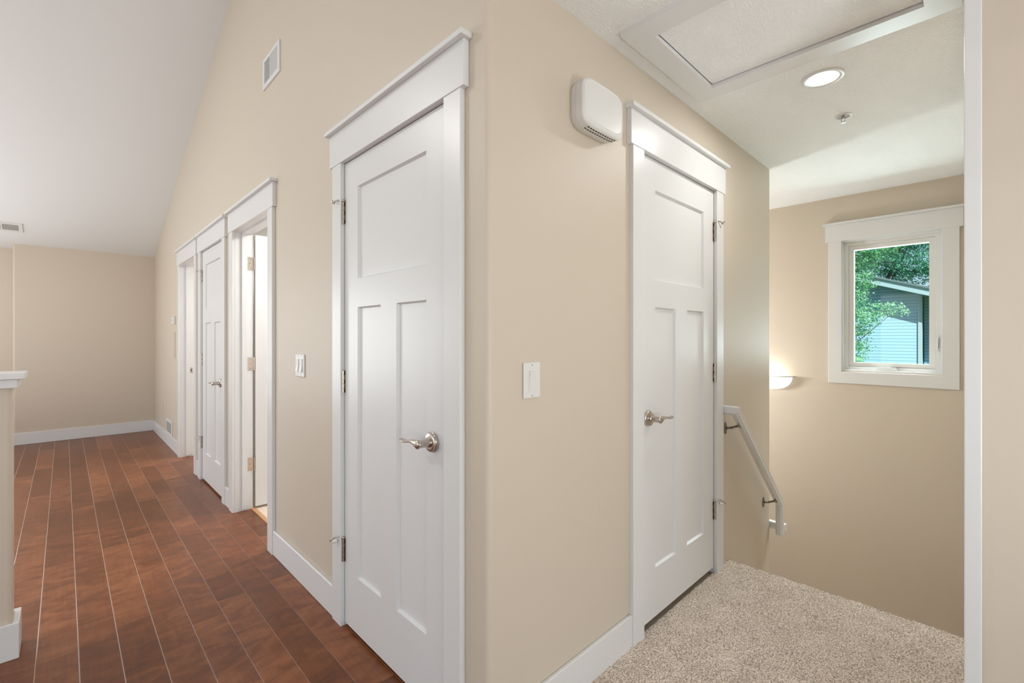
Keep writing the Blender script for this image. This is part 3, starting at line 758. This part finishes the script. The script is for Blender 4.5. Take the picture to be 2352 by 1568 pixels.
# ------------------------------------------------------------------ wall sconce on window wall
sc_y, sc_z = 1.290, .932
root = empty('wall_sconce', FE.p(sc_y, sc_z, 0), 'lit half-bowl glass wall lamp on the stairwell wall', 'wall lamp')
bm = bmesh.new(); n = 28; rows = 12
R_u, R_n, R_v = .150, .095, .112
V = {}
for j in range(rows+1):
    ph = PI/2*j/rows
    for i in range(n+1):
        a = PI*i/n
        V[i, j] = bm.verts.new(FE.p(sc_y + R_u*math.cos(a)*math.cos(ph)**.8, sc_z - .006 - R_v*math.sin(ph), R_n*math.sin(a)*math.cos(ph)**.8 + .001))
for j in range(rows):
    for i in range(n): bm.faces.new([V[i, j], V[i+1, j], V[i+1, j+1], V[i, j+1]])
bmesh.ops.remove_doubles(bm, verts=bm.verts, dist=1e-5)
link('glass_bowl', bm, M['lit_glass'], root, smooth=True)
bm = bmesh.new(); pr = [(1.0, 0.0), (1.12, 0.0), (1.12, .008), (1.0, .008)]
ring_v = []
for i in range(n+1):
    a = PI*i/n
    ring_v.append([bm.verts.new(FE.p(sc_y + (R_u+(s-1)*.13)*math.cos(a), sc_z - .006 + h_, (R_n+(s-1)*.13)*math.sin(a) + .001)) for s, h_ in pr])
for A, B in zip(ring_v, ring_v[1:]):
    for k in range(4): bm.faces.new([A[k], A[(k+1) % 4], B[(k+1) % 4], B[k]])
link('rim', bm, M['white_plastic'], root)
light('sconce_bulb', 'POINT', FE.p(sc_y, sc_z + .02, .05), 1.0, (1.0, .93, .82), shadow_soft_size=.03)

# ------------------------------------------------------------------ handrail
RY, RZ = .935, .868
root = empty('handrail', (2.42, RY, RZ), 'white wooden stair handrail fixed beside the closet door', 'handrail')
prof = [(-.018, .022), (.018, .022), (.021, .017), (.021, -.014), (.010, -.026), (-.010, -.026), (-.021, -.014), (-.021, .004), (-.0185, .007), (-.021, .010), (-.021, .017)]
def mitred(bm, pts, ups, ends=True):
    """straight runs of the rail profile, cut on the bisecting plane at every corner"""
    n = len(pts)-1
    D_ = [(pts[i+1]-pts[i]).normalized() for i in range(n)]
    for i in range(n):
        d = D_[i]; u = (ups[i] - d*ups[i].dot(d)).normalized(); sd = d.cross(u)
        n0 = (D_[i-1]+d) if i else d; n1 = (D_[i+1]+d) if i < n-1 else d
        A, B = [], []
        for a_, b_ in prof:
            off = sd*(-a_) + u*b_ if abs(d.y) < .5 else sd*a_ + u*b_
            A.append(bm.verts.new(pts[i] + off - d*(off.dot(n0)/d.dot(n0)))); B.append(bm.verts.new(pts[i+1] + off - d*(off.dot(n1)/d.dot(n1))))
        for k in range(len(prof)):
            j = (k+1) % len(prof); bm.faces.new([A[k], A[j], B[j], B[k]])
        bm.faces.new(A[::-1]); bm.faces.new(B)
UZ = Vector((0, 0, 1)); UX = Vector((1, 0, 0))
bm = bmesh.new()
mitred(bm, [Vector((2.590, YB, RZ)), Vector((2.590, RY, RZ)), Vector((3.365, RY, .172)), Vector((3.365, RY, -.030))], [UZ, UZ, UX])
link('rail', bm, M['white'], root)
bm = bmesh.new(); rr = [(a+3.415, b + .006) for a, b in prof]
lo = [bm.verts.new((a, RY-.021, b)) for a, b in rr]; hi = [bm.verts.new((a, 1.06, b)) for a, b in rr]
for i in range(len(rr)): bm.faces.new([lo[i], lo[(i+1) % len(rr)], hi[(i+1) % len(rr)], hi[i]])
bm.faces.new(lo[::-1]); bm.faces.new(hi)
link('rail_return', bm, M['white'], root)
def bracket(x, zr, ang):
    bm = bmesh.new()
    cyl(bm, (x-.02, YB, zr-.060), (x-.02, YB-.005, zr-.060), .016, n=20)
    bmesh.ops.scale(bm, vec=(.8, 1, 2.0), verts=bm.verts, space=Matrix.Translation((-(x-.02), 0, -(zr-.060))))
    pts = [Vector((x-.02, YB-.003, zr-.060)), Vector((x-.015, YB-.028, zr-.056)), Vector((x-.004, YB-.055, zr-.046)), Vector((x, RY, zr-.036))]
    for a, b in zip(pts, pts[1:]): cyl(bm, a, b, .0068, .0060, n=12)
    u = Vector((math.cos(ang), 0, math.sin(ang)))
    c = Vector((x, RY, zr-.033))
    a, b = c - u*.026, c + u*.026
    cyl(bm, a, b, .0085, n=12)
    o = link('bracket', bm, M['bronze'], root, smooth=True)
bracket(2.655, .818, -.74); bracket(3.285, .250, -.74)

# ------------------------------------------------------------------ half wall at the left
bm = bmesh.new(); box(bm, -3.2, -.147, 2.665, 2.785, 0, 1.062)
bmesh.ops.bevel(bm, geom=[e for e in bm.edges if abs(e.verts[0].co.x+.147) < 1e-4 and abs(e.verts[1].co.x+.147) < 1e-4 and abs(e.verts[0].co.z-e.verts[1].co.z) > .5], offset=.012, segments=4, affect='EDGES', profile=.5)
hw_ = structure('wall_half', bm, M['wall'], 'beige half wall with white cap at the left edge')
bm = bmesh.new(); box(bm, -3.2, -.130, 2.647, 2.803, 1.062, 1.098); bevel(bm, .0025, 1); link('cap_molding', bm, M['white'], hw_)
bm = bmesh.new(); box(bm, -3.2, -.110, 2.622, 2.828, 1.098, 1.121); bevel(bm, .003, 2); link('cap_board', bm, M['white'], hw_)
bm = bmesh.new(); box(bm, -3.2, -.127, 2.651, 2.665, 0, .140); box(bm, -.147, -.127, 2.665, 2.785, 0, .140); box(bm, -3.2, -.127, 2.785, 2.799, 0, .14); bevel(bm, .002, 1)
link('baseboard', bm, M['white'], hw_)

# ------------------------------------------------------------------ outside
bm = bmesh.new(); box(bm, 5, 80, -40, 60, -3.4, -3.2)
structure('ground', bm, M['grass'], 'green lawn outside below the window')
root = empty('neighbour_house', (20, .5, -3.2), 'blue grey sided gable house seen through the window', 'house')
rake = lambda y: 2.60 + (y-1.215)*.345
bm = bmesh.new(); prism(bm, [(1.43, -3.2), (7.5, -3.2), (7.5, rake(7.5)), (4.5, rake(4.5)), (1.43, rake(1.43))], lambda a, b, t: (20+5*t, a, b)); link('gable_wall', bm, M['siding'], root)
bm = bmesh.new(); prism(bm, [(-3, -3.2), (1.40, -3.2), (1.40, rake(1.40)), (-3, rake(-3))], lambda a, b, t: (20.7+4*t, a, b)); link('side_wall', bm, M['siding'], root)
bm = bmesh.new(); box(bm, 19.96, 20.12, 1.40, 1.50, -3.2, rake(1.45)-.02); link('corner_board', bm, M['house_trim'], root)
bm = bmesh.new(); prism(bm, [(-3, rake(-3)-.02), (3.4, rake(3.4)-.02), (3.4, rake(3.4)+.20), (-3, rake(-3)+.20)], lambda a, b, t: (19.45+.06*t, a, b)); link('fascia', bm, M['house_trim'], root)
bm = bmesh.new(); prism(bm, [(-3, rake(-3)+.20), (3.4, rake(3.4)+.20), (3.4, rake(3.4)+.26), (-3, rake(-3)+.26)], lambda a, b, t: (19.4+6*t, a, b)); link('roof', bm, M['roof'], root)

def tree(name, base, blobs, nleaf, size, m, label, seed, trunk_r=.12, branches=10):
    r = random.Random(seed); root = empty(name, base, label, 'tree')
    bm = bmesh.new()
    tot = sum(b[3]*b[4]*b[5] for b in blobs)
    for (cx, cy, cz, rx, ry, rz) in blobs:
        cnt = int(nleaf*rx*ry*rz/tot)
        # clusters of leaves
        k = 0
        while k < cnt:
            v = Vector((r.gauss(0, 1), r.gauss(0, 1), r.gauss(0, 1))).normalized()*r.uniform(.25, 1.0)**.5
            c = Vector((cx+v.x*rx, cy+v.y*ry, cz+v.z*rz))
            for q in range(r.randint(7, 14)):
                p = c + Vector((r.gauss(0, 1), r.gauss(0, 1), r.gauss(0, .55)))*size*2.0
                nrm = Vector((r.gauss(-.25, .8), r.gauss(-.1, .8), r.gauss(.7, .5))).normalized()
                a = nrm.orthogonal().normalized(); a = Matrix.Rotation(r.uniform(0, 2*PI), 3, nrm) @ a; b = nrm.cross(a)
                s = size*r.uniform(.6, 1.25)
                vs = [bm.verts.new(p - a*s), bm.verts.new(p - b*s*.45 + nrm*s*.08), bm.verts.new(p + a*s), bm.verts.new(p + b*s*.45 + nrm*s*.08)]
                bm.faces.new(vs); k += 1
    link('foliage', bm, m, root, recalc=False)
    bm = bmesh.new(); b0 = Vector(base); top = Vector((sum(b[0] for b in blobs)/len(blobs), sum(b[1] for b in blobs)/len(blobs), max(b[2] for b in blobs)))
    mid = b0.lerp(top, .5) + Vector((0, .15, 0))
    cyl(bm, b0, mid, trunk_r, trunk_r*.7); cyl(bm, mid, top, trunk_r*.7, trunk_r*.25)
    for i in range(branches):
        bl = r.choice(blobs); s = b0.lerp(top, r.uniform(.45, .9)); e = Vector((bl[0]+r.uniform(-.7, .7)*bl[3], bl[1]+r.uniform(-.7, .7)*bl[4], bl[2]+r.uniform(-.4, .4)*bl[5]))
        cyl(bm, s, e, trunk_r*.22, trunk_r*.06, n=8)
    link('trunk', bm, M['bark'], root, smooth=True)
# near maple: fills the left and the top of the panes (about 11 m out)
tree('maple_tree', (11, 3.1, -3.2), [(11, 1.95, 3.10, .9, .95, .55), (11.2, 1.15, 3.35, .8, .80, .42), (11, 2.0, 2.45, .7, .62, .50), (11, 2.1, 1.95, .6, .62, .4), (11.1, 1.95, 1.55, .55, .55, .32), (10.8, 1.30, 1.76, .35, .42, .15), (11, 1.95, .95, .5, .36, .45), (11, 1.70, 1.05, .25, .20, .22), (11, 1.72, .62, .25, .16, .16)],
     42000, .024, M['leaf'], 'leafy bright green maple tree right outside the window', 11, .05, 7)
tree('oak_tree', (30, 5.6, -3.2), [(30, 3.6, 6.6, 1.6, 1.9, 1.5), (30, 1.6, 6.4, 1.4, 1.3, 1.1), (29.5, 1.9, 4.9, 1.2, 1.6, .65), (31, 4.2, 4.6, 1.5, 1.6, 1.0), (30, .6, 5.6, 1.5, 1.0, 1.1), (30, 2.6, 8.2, 2.0, 2.6, 1.0), (32, 2.2, 5.6, 1.2, 2.4, 1.4), (31, .9, 4.7, 1.2, 1.3, .6), (31, 2.0, 4.3, 1.0, 1.2, .5)],
     38000, .060, M['leaf_dark'], 'darker green tree standing behind the neighbouring house', 5, .16, 8)
